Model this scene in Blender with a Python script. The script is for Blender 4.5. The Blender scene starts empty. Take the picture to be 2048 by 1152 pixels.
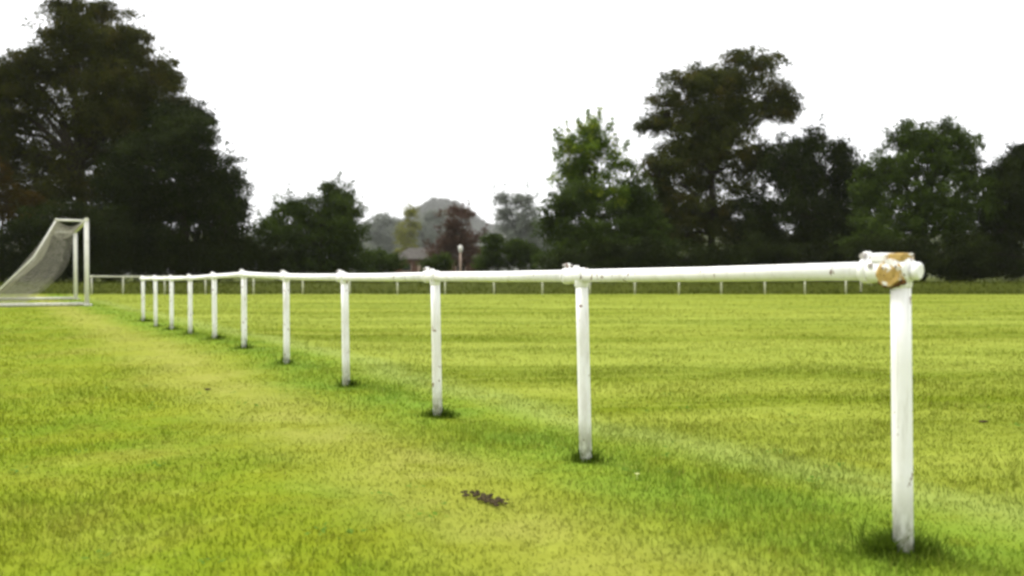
import bpy, bmesh, math, random
import numpy as np
from mathutils import Vector, Matrix

random.seed(7)
RNG = np.random.default_rng(11)
scene = bpy.context.scene
COL = scene.collection

# ------------------------------------------------------------------ camera, sky, sun, exposure
F = 1712.0            # focal length in pixels of the 2048 px wide photograph
HC = 0.83             # eye height: level with the rail
HY = 553.0            # row of the horizon

cam_data = bpy.data.cameras.new('camera')
cam_data.sensor_width = 36.0
cam_data.lens = 36.0 * F / 2048.0
cam_data.clip_start = 0.05
cam_data.clip_end = 5000
cam_data.dof.use_dof = True
cam_data.dof.focus_distance = 4.6
cam_data.dof.aperture_fstop = 2.4
cam = bpy.data.objects.new('camera', cam_data)
cam.location = (0, 0, HC)
cam.rotation_euler = (math.radians(90) - math.atan((576 - HY) / F), 0, 0)
COL.objects.link(cam)
scene.camera = cam

SUN_EL, SUN_AZ = math.radians(60), math.radians(-58)     # azimuth from +Y, clockwise
world = bpy.data.worlds.new('World')
scene.world = world
world.use_nodes = True
wn, wl = world.node_tree.nodes, world.node_tree.links
wn.clear()
w_out = wn.new('ShaderNodeOutputWorld')
w_bg = wn.new('ShaderNodeBackground')
w_sky = wn.new('ShaderNodeTexSky')
w_sky.sky_type = 'NISHITA'
w_sky.sun_disc = False
w_sky.sun_elevation = SUN_EL
w_sky.sun_rotation = SUN_AZ
w_sky.dust_density = 4.0
w_hsv = wn.new('ShaderNodeHueSaturation')
w_hsv.inputs['Saturation'].default_value = 0.12
w_mix = wn.new('ShaderNodeMix')
w_mix.data_type = 'RGBA'
w_mix.inputs[0].default_value = 0.75                       # closed cloud cover over the clear sky
w_mix.inputs[7].default_value = (8.0, 8.05, 8.15, 1)
wl.new(w_sky.outputs[0], w_hsv.inputs['Color'])
wl.new(w_hsv.outputs[0], w_mix.inputs[6])
wl.new(w_mix.outputs[2], w_bg.inputs['Color'])
w_bg.inputs['Strength'].default_value = 0.1
wl.new(w_bg.outputs[0], w_out.inputs[0])

sun_data = bpy.data.lights.new('sun', 'SUN')
sun_data.energy = 1.5
sun_data.angle = math.radians(16)
sun_data.color = (1.0, 0.96, 0.9)
sun = bpy.data.objects.new('sun', sun_data)
sdir = Vector((math.sin(SUN_AZ) * math.cos(SUN_EL), math.cos(SUN_AZ) * math.cos(SUN_EL), math.sin(SUN_EL)))
sun.rotation_euler = (-sdir).to_track_quat('-Z', 'Y').to_euler()
sun.location = (0, 0, 30)
COL.objects.link(sun)

scene.view_settings.view_transform = 'Standard'
scene.view_settings.look = 'None'
scene.view_settings.gamma = 1.0
scene.view_settings.use_curve_mapping = False
scene.view_settings.exposure = 1.28
scene.render.engine = 'CYCLES'
cy = scene.cycles
cy.max_bounces = 6
cy.diffuse_bounces = 3
cy.glossy_bounces = 2
cy.transmission_bounces = 3
cy.volume_bounces = 1
cy.use_denoising = True
cy.filter_width = 2.8

# ------------------------------------------------------------------ small helpers
def px(x, y, d):
    """point of the photograph's pixel (x, y) at d metres down the view"""
    return Vector(((x - 1024) * d / F, d, HC - (y - HY) * d / F))

def smooth(a, b, t):
    u = np.clip((np.asarray(t, float) - a) / (b - a), 0, 1)
    return u * u * (3 - 2 * u)

def link(o, parent=None):
    COL.objects.link(o)
    if parent is not None:
        o.parent = parent
    return o

def tag(o, label=None, cat=None, group=None, kind=None):
    if label: o['label'] = label
    if cat: o['category'] = cat
    if group: o['group'] = group
    if kind: o['kind'] = kind
    return o

def empty(name, loc=(0, 0, 0), label=None, cat=None, group=None):
    o = bpy.data.objects.new(name, None)
    o.location = loc
    o.empty_display_size = 0.2
    link(o)
    return tag(o, label, cat, group)

def np_mesh(name, verts, faces, mat, parent=None, tint=None, smooth_shade=False):
    """verts (N,3), faces (M,k) with one k, or a list of such arrays"""
    if not isinstance(faces, list): faces = [faces]
    faces = [np.asarray(f, np.int32) for f in faces if len(f)]
    me = bpy.data.meshes.new(name)
    verts = np.asarray(verts, np.float32)
    me.vertices.add(len(verts))
    me.vertices.foreach_set('co', verts.ravel())
    nl = sum(f.size for f in faces)
    nf = sum(len(f) for f in faces)
    me.loops.add(nl)
    me.loops.foreach_set('vertex_index', np.concatenate([f.ravel() for f in faces]))
    me.polygons.add(nf)
    starts, s = [], 0
    for f in faces:
        k = f.shape[1]
        starts.append(s + np.arange(len(f)) * k)
        s += f.size
    me.polygons.foreach_set('loop_start', np.concatenate(starts).astype(np.int32))
    me.update(calc_edges=True)
    if tint is not None:
        at = me.attributes.new('tint', 'FLOAT', 'POINT')
        at.data.foreach_set('value', np.asarray(tint, np.float32))
    if smooth_shade:
        me.polygons.foreach_set('use_smooth', np.ones(nf, bool))
    me.validate()
    if mat is not None: me.materials.append(mat)
    return link(bpy.data.objects.new(name, me), parent)

def bm_obj(name, bm, mat, parent=None, shade=False):
    me = bpy.data.meshes.new(name)
    bm.normal_update()
    bm.to_mesh(me); bm.free()
    if shade:
        for p in me.polygons: p.use_smooth = True
    mats = mat if isinstance(mat, (list, tuple)) else [mat]
    for m in mats: me.materials.append(m)
    return link(bpy.data.objects.new(name, me), parent)

def add_tube(bm, pts, radii, n=10, cap=True, mi=0):
    """swept tube through pts"""
    pts = [Vector(p) for p in pts]
    if not hasattr(radii, '__len__'): radii = [radii] * len(pts)
    rings = []
    up = None
    for i, p in enumerate(pts):
        t = (pts[min(i + 1, len(pts) - 1)] - pts[max(i - 1, 0)]).normalized()
        if up is None:
            up = Vector((0, 0, 1)) if abs(t.z) < 0.9 else Vector((1, 0, 0))
        a = t.cross(up).normalized(); b = a.cross(t).normalized()
        up = b
        rings.append([bm.verts.new(p + (a * math.cos(2 * math.pi * k / n) + b * math.sin(2 * math.pi * k / n)) * radii[i]) for k in range(n)])
    for r0, r1 in zip(rings, rings[1:]):
        for k in range(n):
            f = bm.faces.new((r0[k], r0[(k + 1) % n], r1[(k + 1) % n], r1[k])); f.material_index = mi; f.smooth = True
    if cap:
        for r in (rings[0][::-1], rings[-1]):
            f = bm.faces.new(r); f.material_index = mi
    return rings

def add_box(bm, c, size, rot=None, bevel=0.0, mi=0):
    m = Matrix.Translation(Vector(c)) @ (rot.to_4x4() if rot else Matrix.Identity(4)) @ Matrix.Diagonal((*size, 1))
    r = bmesh.ops.create_cube(bm, size=1.0, matrix=m)
    fs = {f for v in r['verts'] for f in v.link_faces}
    for f in fs: f.material_index = mi
    if bevel:
        es = {e for v in r['verts'] for e in v.link_edges}
        bmesh.ops.bevel(bm, geom=list(es), offset=bevel, segments=2, affect='EDGES', profile=0.5)

# ------------------------------------------------------------------ materials
class NT:
    """tiny node writer"""
    def __init__(self, mat):
        mat.use_nodes = True
        self.t = mat.node_tree; self.n = self.t.nodes; self.l = self.t.links
        self.n.clear()
        self.out = self.n.new('ShaderNodeOutputMaterial')
    def node(self, kind, **kw):
        nd = self.n.new(kind)
        for k, v in kw.items(): setattr(nd, k, v)
        return nd
    def put(self, sock, v):
        if hasattr(v, 'is_linked'): self.l.new(v, sock)
        else: sock.default_value = v
    def math(self, op, a, b=0.0, c=None, clamp=False):
        nd = self.node('ShaderNodeMath', operation=op, use_clamp=clamp)
        self.put(nd.inputs[0], a); self.put(nd.inputs[1], b)
        if c is not None: self.put(nd.inputs[2], c)
        return nd.outputs[0]
    def mix(self, f, a, b, blend='MIX'):
        nd = self.node('ShaderNodeMix', data_type='RGBA', blend_type=blend)
        self.put(nd.inputs[0], f)
        self.put(nd.inputs[6], a if hasattr(a, 'is_linked') else (*a, 1))
        self.put(nd.inputs[7], b if hasattr(b, 'is_linked') else (*b, 1))
        return nd.outputs[2]
    def noise(self, vec, scale, detail=3.0, rough=0.55):
        nd = self.node('ShaderNodeTexNoise')
        self.put(nd.inputs['Vector'], vec)
        nd.inputs['Scale'].default_value = scale
        nd.inputs['Detail'].default_value = detail
        nd.inputs['Roughness'].default_value = rough
        return nd.outputs[0]
    def ramp(self, v, a, b, lo=0.0, hi=1.0, mode='SMOOTHSTEP'):
        nd = self.node('ShaderNodeMapRange', interpolation_type=mode)
        self.put(nd.inputs[0], v)
        for i, x in enumerate((a, b, lo, hi)): nd.inputs[i + 1].default_value = x
        return nd.outputs[0]
    def scale(self, vec, s):
        nd = self.node('ShaderNodeVectorMath', operation='MULTIPLY')
        self.put(nd.inputs[0], vec); nd.inputs[1].default_value = s
        return nd.outputs[0]
    def bsdf(self, color, rough=0.6, spec=0.3, metal=0.0):
        nd = self.node('ShaderNodeBsdfPrincipled')
        self.put(nd.inputs['Base Color'], color if hasattr(color, 'is_linked') else (*color, 1))
        self.put(nd.inputs['Roughness'], rough)
        nd.inputs['Specular IOR Level'].default_value = spec
        nd.inputs['Metallic'].default_value = metal
        return nd
    def bump(self, bs, h, strength=0.3, dist=0.02):
        nd = self.node('ShaderNodeBump')
        nd.inputs['Strength'].default_value = strength
        nd.inputs['Distance'].default_value = dist
        self.l.new(h, nd.inputs['Height']); self.l.new(nd.outputs[0], bs.inputs['Normal'])
    def done(self, shader): self.l.new(shader, self.out.inputs[0])

# the near barrier: line through its first post, direction away from the camera
P1 = np.array([1.175, 2.56]); FD = np.array([-0.605, 1.0]); FD = FD / np.linalg.norm(FD)
FN = np.array([FD[1], -FD[0]])                                # points to the field side

def turf_colour(t):
    """colour of the mown turf as a function of the place on the field"""
    geo = t.node('ShaderNodeNewGeometry').outputs['Position']
    sep = t.node('ShaderNodeSeparateXYZ'); t.l.new(geo, sep.inputs[0])
    X, Y = sep.outputs[0], sep.outputs[1]
    flat = t.scale(geo, (1, 1, 0))
    s0 = t.math('ADD', t.math('MULTIPLY', t.math('SUBTRACT', X, P1[0]), FN[0]), t.math('MULTIPLY', t.math('SUBTRACT', Y, P1[1]), FN[1]))
    wob = t.noise(flat, 0.55, 2)
    s = t.math('ADD', s0, t.math('MULTIPLY', t.math('SUBTRACT', wob, 0.5), 0.7))
    def band(c, w):
        return t.ramp(t.math('ABSOLUTE', t.math('SUBTRACT', s, c)), w, 0.0)
    n_big = t.ramp(t.noise(flat, 0.35, 3), 0.35, 0.65)
    n_mid = t.ramp(t.noise(flat, 1.7, 4, 0.6), 0.32, 0.68)
    n_sml = t.ramp(t.noise(flat, 9.0, 3, 0.6), 0.3, 0.7)
    yg = t.mix(n_mid, (0.168, 0.205, 0.010), (0.112, 0.172, 0.008))
    col = t.mix(t.math('MULTIPLY', n_big, 0.55), yg, (0.195, 0.228, 0.018))
    # field side: bands left by the mower, stretched across the field
    stretch = t.noise(t.scale(geo, (0.10, 0.75, 0)), 1.0, 3, 0.55)
    fine = t.noise(t.scale(geo, (0.5, 6.0, 0)), 1.0, 3, 0.6)
    field = t.ramp(s, 0.3, 1.2)
    fcol = t.mix(t.ramp(stretch, 0.36, 0.62), (0.104, 0.140, 0.004), (0.218, 0.252, 0.034))
    fcol = t.mix(t.math('MULTIPLY', t.ramp(fine, 0.4, 0.72), 0.5), fcol, (0.225, 0.262, 0.042))
    strips = t.math('SINE', t.math('MULTIPLY', t.math('ADD', Y, t.math('MULTIPLY', X, 0.06)), 0.86))
    fcol = t.mix(t.ramp(strips, -0.8, 0.8, 0.0, 0.24), fcol, (0.225, 0.272, 0.048))
    col = t.mix(field, col, fcol)
    # worn foot path on the near side, straw coloured
    worn = t.math('MULTIPLY', band(-0.80, 0.75), t.ramp(n_mid, 0.0, 1.0, 0.55, 1.0))
    col = t.mix(t.math('MULTIPLY', worn, 0.66), col, (0.275, 0.265, 0.062))
    thin = t.math('MULTIPLY', t.ramp(t.noise(flat, 0.9, 4, 0.62), 0.5, 0.72), t.ramp(s, -0.3, -1.2))
    col = t.mix(t.math('MULTIPLY', thin, 0.5), col, (0.245, 0.240, 0.045))
    # lush strip under the rail, where the mower does not reach, and the pale wheel track beside it
    pale = band(0.66, 0.42)
    col = t.mix(t.math('MULTIPLY', pale, 0.6), col, (0.235, 0.290, 0.075))
    lush = t.math('MULTIPLY', band(0.05, 0.72), t.ramp(n_mid, 0, 1, 0.6, 1.0))
    col = t.mix(t.math('MULTIPLY', lush, 0.8), col, (0.135, 0.225, 0.024))
    patch = t.ramp(t.noise(flat, 3.6, 4, 0.65), 0.50, 0.68)
    col = t.mix(t.math('MULTIPLY', patch, 0.45), col, (0.120, 0.135, 0.004))
    pale2 = t.ramp(t.noise(t.scale(flat, (1.0, 1.0, 1.0)), 5.3, 3, 0.6), 0.56, 0.72)
    col = t.mix(t.math('MULTIPLY', pale2, 0.40), col, (0.275, 0.32, 0.045))
    col = t.mix(t.math('MULTIPLY', n_sml, 0.16), col, (0.10, 0.125, 0.008))
    return col, geo, X, Y

def make_turf(name, blade):
    m = bpy.data.materials.new(name); t = NT(m)
    col, geo, X, Y = turf_colour(t)
    if blade:
        at = t.node('ShaderNodeAttribute', attribute_name='tint').outputs['Fac']
        col = t.mix(t.ramp(at, 0.84, 1.0, 0.0, 0.45, 'LINEAR'), col, (0.31, 0.28, 0.07))
        col = t.mix(t.ramp(at, 0.35, 0.0, 0.0, 0.12, 'LINEAR'), col, (0.075, 0.115, 0.008))
        b = t.bsdf(col, 0.6, 0.06)
        tr = t.node('ShaderNodeBsdfTranslucent'); t.l.new(col, tr.inputs[0])
        mx = t.node('ShaderNodeMixShader'); mx.inputs[0].default_value = 0.5
        t.l.new(b.outputs[0], mx.inputs[1]); t.l.new(tr.outputs[0], mx.inputs[2])
        t.done(mx.outputs[0])
    else:
        # beyond the far barrier the grass is left rough and is a duller green
        rough = t.ramp(Y, 39.9, 40.6)
        rcol = t.mix(t.noise(geo, 0.8, 3), (0.034, 0.047, 0.004), (0.058, 0.066, 0.008))
        col = t.mix(rough, col, rcol)
        b = t.bsdf(col, 0.9, 0.03)
        t.bump(b, t.noise(geo, 45.0, 4, 0.7), 0.25, 0.02)
        t.done(b.outputs[0])
    return m

def make_leaf(name, dark, light, tinge=None, amount=0.0, transl=0.3):
    m = bpy.data.materials.new(name); t = NT(m)
    at = t.node('ShaderNodeAttribute', attribute_name='tint').outputs['Fac']
    geo = t.node('ShaderNodeNewGeometry').outputs['Position']
    patch = t.ramp(t.noise(geo, 0.45, 2), 0.35, 0.65)
    f = t.math('ADD', t.math('MULTIPLY', at, 0.6), t.math('MULTIPLY', patch, 0.4))
    col = t.mix(f, dark, light)
    if tinge:
        w = t.math('MULTIPLY', t.ramp(t.noise(geo, 0.7, 3), 0.5, 0.68), amount)
        col = t.mix(w, col, tinge)
    b = t.bsdf(col, 0.7, 0.04)
    tr = t.node('ShaderNodeBsdfTranslucent'); t.l.new(col, tr.inputs[0])
    mx = t.node('ShaderNodeMixShader'); mx.inputs[0].default_value = transl
    t.l.new(b.outputs[0], mx.inputs[1]); t.l.new(tr.outputs[0], mx.inputs[2])
    t.done(mx.outputs[0])
    return m

def make_blade(name, a, b_):
    return make_leaf(name, a, b_, transl=0.35)

def make_bark(name, c0, c1):
    m = bpy.data.materials.new(name); t = NT(m)
    co = t.node('ShaderNodeTexCoord').outputs['Object']
    n = t.noise(t.scale(co, (6, 6, 1.2)), 1.5, 5, 0.65)
    b = t.bsdf(t.mix(t.ramp(n, 0.3, 0.7), c0, c1), 0.9, 0.1)
    t.bump(b, n, 0.8, 0.05); t.done(b.outputs[0])
    return m

def make_paint(name, base, dirt, scuff=0.9, rust=(0.16, 0.085, 0.045)):
    """old gloss paint on steel tube: chalky, stained, chipped to rust"""
    m = bpy.data.materials.new(name); t = NT(m)
    geo = t.node('ShaderNodeNewGeometry').outputs['Position']
    stain = t.ramp(t.noise(t.scale(geo, (1, 1, 0.35)), 14.0, 5, 0.65), 0.46, 0.74)
    col = t.mix(t.math('MULTIPLY', stain, 0.42), base, dirt)
    grime = t.ramp(t.noise(geo, 3.0, 4, 0.6), 0.45, 0.7)
    col = t.mix(t.math('MULTIPLY', grime, 0.3), col, (0.58, 0.56, 0.44))
    chip = t.ramp(t.noise(t.scale(geo, (1, 1, 0.6)), 27.0, 3, 0.6), 0.682 - 0.03 * scuff, 0.700 - 0.03 * scuff)
    col = t.mix(t.math('MULTIPLY', chip, scuff), col, rust)
    sepz = t.node('ShaderNodeSeparateXYZ'); t.l.new(geo, sepz.inputs[0])
    low = t.math('MULTIPLY', t.ramp(sepz.outputs[2], 0.20, 0.0), t.ramp(t.noise(t.scale(geo, (1, 1, 0.5)), 30.0, 4, 0.65), 0.38, 0.62))
    col = t.mix(t.math('MULTIPLY', low, 0.75), col, (0.16, 0.15, 0.07))      # mud and algae splashed up from the turf
    run = t.ramp(t.noise(t.scale(geo, (1, 1, 0.06)), 60.0, 3, 0.6), 0.56, 0.70)
    col = t.mix(t.math('MULTIPLY', run, 0.30), col, (0.33, 0.30, 0.22))
    b = t.bsdf(col, 0.5, 0.35)
    t.bump(b, t.noise(geo, 60, 3), 0.15, 0.004)
    t.done(b.outputs[0])
    return m

def make_plain(name, c0, c1, scale=4.0, rough=0.8, spec=0.2, bump=0.2):
    m = bpy.data.materials.new(name); t = NT(m)
    geo = t.node('ShaderNodeNewGeometry').outputs['Position']
    n = t.noise(geo, scale, 4, 0.6)
    b = t.bsdf(t.mix(t.ramp(n, 0.3, 0.7), c0, c1), rough, spec)
    t.bump(b, n, bump, 0.02); t.done(b.outputs[0])
    return m

M = {}
M['turf'] = make_turf('turf', False)
M['blade'] = make_turf('turf_blades', True)
M['rough_blade'] = make_blade('rough_blades', (0.026, 0.040, 0.003), (0.072, 0.080, 0.009))
M['tuft'] = make_blade('tuft_blades', (0.030, 0.052, 0.004), (0.095, 0.150, 0.012))
M['paint'] = make_paint('white_paint', (0.80, 0.795, 0.795), (0.46, 0.43, 0.35))
M['paint_far'] = make_paint('weathered_white_paint', (0.52, 0.52, 0.42), (0.32, 0.33, 0.21), 0.5)
M['goal'] = make_paint('goal_paint', (0.68, 0.67, 0.62), (0.42, 0.40, 0.33), 0.5)
M['bolt'] = make_plain('rusty_steel', (0.20, 0.17, 0.15), (0.42, 0.40, 0.38), 90, 0.6, 0.4)
M['rust'] = make_plain('dark_rust', (0.035, 0.016, 0.008), (0.14, 0.065, 0.022), 60, 0.9, 0.1, 0.4)
def make_ochre():
    m = bpy.data.materials.new('ochre_primer'); t = NT(m)
    co = t.node('ShaderNodeTexCoord').outputs['Object']
    col = t.mix(t.noise(co, 45, 4, 0.65), (0.26, 0.15, 0.025), (0.50, 0.36, 0.13))
    col = t.mix(t.ramp(t.noise(co, 26, 4, 0.65), 0.50, 0.58), col, (0.58, 0.57, 0.53))
    col = t.mix(t.ramp(t.noise(co, 60, 3, 0.6), 0.62, 0.66), col, (0.09, 0.05, 0.02))
    b = t.bsdf(col, 0.7, 0.25); t.bump(b, t.noise(co, 50, 4), 0.5, 0.006); t.done(b.outputs[0])
    return m
M['ochre'] = make_ochre()
M['net'] = make_plain('net_cord', (0.29, 0.27, 0.24), (0.40, 0.375, 0.34), 8, 0.85, 0.1)
M['bark'] = make_bark('bark', (0.012, 0.010, 0.007), (0.040, 0.033, 0.024))
M['soil'] = make_plain('soil', (0.024, 0.018, 0.009), (0.080, 0.060, 0.030), 55, 0.95, 0.1, 0.6)

# ------------------------------------------------------------------ ground
post_px = [1810, 1172, 875, 692, 573, 488, 429, 380, 343, 311, 286]
base_y = [1108, 925, 835, 775, 730, 697, 680, 668, 660, 652, 643]
rail_y = [540.5, 551.5, 553, 554.5, 553, 548.5, 552.5, 556, 557, 557, 557]
POST = []
for i, xx in enumerate(post_px):
    u = (xx - 1024) / F
    d = (P1[0] + 0.605 * P1[1]) / (u + 0.605)
    POST.append((u * d, d, HC - (base_y[i] - HY) * d / F, HC - (rail_y[i] - HY) * d / F))
post_d = np.array([p[1] for p in POST]); post_z = np.array([p[2] for p in POST])

def KNOLL(x, y):
    r2 = ((x + 131) / 66.0) ** 2 + ((y - 1610) / 120.0) ** 2
    return 52.0 * np.exp(-r2 ** 1.5) + 6.0 * np.exp(-((x + 240) / 25.0) ** 2 - ((y - 1600) / 110.0) ** 2)

def ground_z(x, y):
    x = np.asarray(x, float); y = np.asarray(y, float)
    s = (x - P1[0]) * FN[0] + (y - P1[1]) * FN[1]
    z = np.interp(y, np.r_[-5, post_d, 22], np.r_[0, post_z, 0]) * np.exp(-(s / 1.6) ** 2)
    z = z + 0.006 * np.sin(x * 1.9 + 0.7 * y) + 0.006 * np.sin(y * 2.3 - 0.5 * x)
    z = z + 0.48 * smooth(40.6, 46.0, y)
    z = z + 80.0 * smooth(900, 1600, y) + KNOLL(x, y)
    return z

gx = np.unique(np.round(np.r_[-np.geomspace(450, 1400, 12)[::-1], np.linspace(-430, -20, 36), np.linspace(-16, 14, 151), np.linspace(17, 180, 24), np.geomspace(200, 1400, 20)], 3))
gy = np.unique(np.round(np.r_[-np.geomspace(4, 200, 14)[::-1], np.linspace(-3.5, 20, 118), np.linspace(20.5, 62, 84), np.geomspace(63, 500, 26), np.linspace(530, 1760, 60), np.linspace(1790, 2000, 6)], 3))
GX, GY = np.meshgrid(gx, gy)
gv = np.stack([GX, GY, ground_z(GX, GY)], -1).reshape(-1, 3)
nx, ny = len(gx), len(gy)
ii = (np.arange(ny - 1)[:, None] * nx + np.arange(nx - 1)[None, :]).ravel()
field = np_mesh('field', gv, np.stack([ii, ii + 1, ii + nx + 1, ii + nx], -1), M['turf'], smooth_shade=True)
tag(field, 'open mown grass playing field running back to the trees', 'field', kind='structure')

# ------------------------------------------------------------------ grass blades
def blades(name, x, y, h, w, lean, mat, label, cat, kind='stuff', z=None, tri=False, parent=None, tint=None):
    n = len(x)
    if z is None: z = ground_z(x, y)
    a = RNG.uniform(0, 2 * np.pi, n)
    side = np.stack([np.cos(a), np.sin(a), np.zeros(n)], -1) * (w / 2)[:, None]
    b = RNG.uniform(0, 2 * np.pi, n)
    out = np.stack([np.cos(b), np.sin(b), np.zeros(n)], -1) * (lean * h)[:, None]
    base = np.stack([x, y, z - 0.004], -1)
    tip = base + out + np.array([0, 0, 1.0]) * h[:, None] * np.sqrt(np.clip(1 - 0.4 * lean ** 2, 0.3, 1))[:, None]
    if tint is None: tint = RNG.uniform(0, 1, n)
    idx = np.arange(n)
    if tri:
        v = np.stack([base - side, base + side, tip], 1).reshape(-1, 3)
        fs = [np.stack([idx * 3, idx * 3 + 1, idx * 3 + 2], -1)]
        tv = np.repeat(tint, 3)
    else:
        mid = base + out * 0.32 + (tip - base - out) * 0.58
        v = np.stack([base - side, base + side, mid + side * 0.75, mid - side * 0.75, tip], 1).reshape(-1, 3)
        fs = [np.stack([idx * 5, idx * 5 + 1, idx * 5 + 2, idx * 5 + 3], -1), np.stack([idx * 5 + 3, idx * 5 + 2, idx * 5 + 4], -1)]
        tv = np.repeat(tint, 5)
    o = np_mesh(name, v, fs, mat, parent, tv)
    return tag(o, label, cat, kind=kind)

def scatter(d0, d1, per_m2):
    """points over the strip of field between d0 and d1 metres, with room for a step aside"""
    half = 0.64 * d1 + 1.6
    n = int((d1 - d0) * 2 * half * per_m2)
    y = RNG.uniform(d0, d1, n); x = RNG.uniform(-half, half, n)
    k = np.abs(x) < 0.64 * y + 1.6
    return x[k], y[k]

parts = []
for d0, d1, dens, hh, ww in ((1.7, 3.2, 6500, 0.025, 0.0040), (3.2, 5.0, 4200, 0.025, 0.0048), (5.0, 8.0, 1900, 0.025, 0.0068),
                             (8.0, 13.0, 620, 0.032, 0.011), (13.0, 22.0, 150, 0.033, 0.020), (22.0, 40.0, 34, 0.034, 0.040)):
    x, y = scatter(d0, d1, dens)
    s = (x - P1[0]) * FN[0] + (y - P1[1]) * FN[1]
    nz = np.sin(x * 3.1 + 1.3 * np.sin(y * 2.2)) * np.sin(y * 2.7 + 1.1 * np.sin(x * 1.9))
    h = hh * RNG.uniform(0.45, 1.25, len(x)) * (1 + 0.42 * nz) * (1 + 0.55 * np.exp(-(s / 0.3) ** 2)) * (1 - 0.35 * np.exp(-((s + 0.8) / 0.5) ** 2))
    w = ww * RNG.uniform(0.6, 1.2, len(x))
    parts.append((x, y, h, w, RNG.uniform(0.15, 1.1, len(x))))
near = [np.concatenate([p[k] for p in parts[:3]]) for k in range(5)]
far = [np.concatenate([p[k] for p in parts[3:]]) for k in range(5)]
blades('mown_grass', *near, M['blade'], 'short yellow-green mown grass of the near field', 'grass')
blades('mown_grass', *far, M['blade'], 'short mown grass of the farther field', 'grass', tri=True)
# low broad-leaved weeds and clover in patches of the near turf
nc = 240
cx = RNG.uniform(-4.2, 4.6, nc); cyy = RNG.uniform(2.0, 6.5, nc)
keep = (np.sin(cx * 2.1 + 1.0 + 1.3 * np.sin(cyy * 1.3)) * np.sin(cyy * 1.9 + 0.8 * np.sin(cx * 1.7)) > 0.15) & (np.abs(cx) < 0.66 * cyy + 0.8)
cx, cyy = cx[keep], cyy[keep]
cv, cf, ct = [], [], []
for wx_, wy_ in zip(cx, cyy):
    k_ = RNG.integers(5, 11)
    rr_ = RNG.uniform(0.008, 0.045, k_); aa_ = RNG.uniform(0, 6.28, k_)
    for r_, a_ in zip(rr_, aa_):
        c0 = np.array([wx_ + r_ * math.cos(a_), wy_ + r_ * math.sin(a_), 0.0]); c0[2] = ground_z(c0[0], c0[1]) + RNG.uniform(0.016, 0.032)
        u_ = np.array([math.cos(a_), math.sin(a_), RNG.uniform(-0.3, 0.5)]) * RNG.uniform(0.007, 0.014)
        w_ = np.array([-math.sin(a_), math.cos(a_), RNG.uniform(-0.25, 0.25)]) * RNG.uniform(0.005, 0.010)
        o_ = len(cv)
        cv += [c0 - u_, c0 + w_ * 0.9, c0 + u_ * 0.8 + w_ * 0.5, c0 + u_, c0 + u_ * 0.8 - w_ * 0.5, c0 - w_ * 0.9]
        cf.append((o_, o_ + 1, o_ + 2, o_ + 3, o_ + 4, o_ + 5)); ct += [float(RNG.uniform(0, 1))] * 6
M['clover'] = make_leaf('clover_leaves', (0.060, 0.130, 0.012), (0.14, 0.23, 0.025), transl=0.35)
tag(np_mesh('clover', np.array(cv), np.array(cf), M['clover'], None, ct), 'scattered low clover leaves in the near turf', 'clover', kind='stuff')
n = 26000
x = RNG.uniform(-46, 46, n); y = 40.4 + RNG.uniform(0, 1, n) ** 1.2 * 8
blades('rough_grass', x, y, RNG.uniform(0.06, 0.20, n), RNG.uniform(0.03, 0.06, n), RNG.uniform(0.2, 1.0, n), M['rough_blade'],
       'dull green rough grass on the bank behind the far barrier', 'grass', tri=True)

# ------------------------------------------------------------------ near barrier: posts, rails, clamps
R = 0.0290
barrier = empty('pitch_barrier', (POST[0][0], POST[0][1], POST[0][2]),
                'white painted tubular rail barrier receding from the near right to the goal', 'barrier')
B0 = Vector(barrier.location)
LEAN = [0.016, 0.024, 0.017, 0.013, 0.004, 0.0, 0.004, -0.004, 0.0, 0.003, 0.0]
tops = []
for i, (X, Y, zb, zr) in enumerate(POST):
    hgt = zr - zb
    top = Vector((X - LEAN[i] * hgt, Y, zr))
    tops.append(top)
    bm = bmesh.new()
    foot = Vector((X + LEAN[i] * 0.08, Y, zb - 0.08))
    ax = (top - foot).normalized()
    add_tube(bm, [foot, foot.lerp(top, 0.35), foot.lerp(top, 0.7), top - ax * 0.012], [R, R, R, R * 0.98], 20)
    o = bm_obj('post', bm, M['paint'], barrier); o.location = -B0
    if i == 0: o['label'] = 'nearest thick white post with chipped paint'
for i in range(len(tops) - 1):
    a, b = tops[i], tops[i + 1]
    bm = bmesh.new()
    nrm = (b - a).normalized()
    mid = a.lerp(b, 0.5) - Vector((0, 0, 0.003))
    add_tube(bm, [a + nrm * (0.012 if i else 0.03), mid, b + nrm * 0.012], R, 20, cap=True)
    o = bm_obj('rail', bm, M['paint'], barrier); o.location = -B0
# stub of rail past the last post
e = (tops[-1] - tops[-2]).normalized()
bm = bmesh.new(); add_tube(bm, [tops[-1] + e * 0.014, tops[-1] + e * 0.24], R, 14)
o = bm_obj('rail', bm, M['paint'], barrier); o.location = -B0

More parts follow.
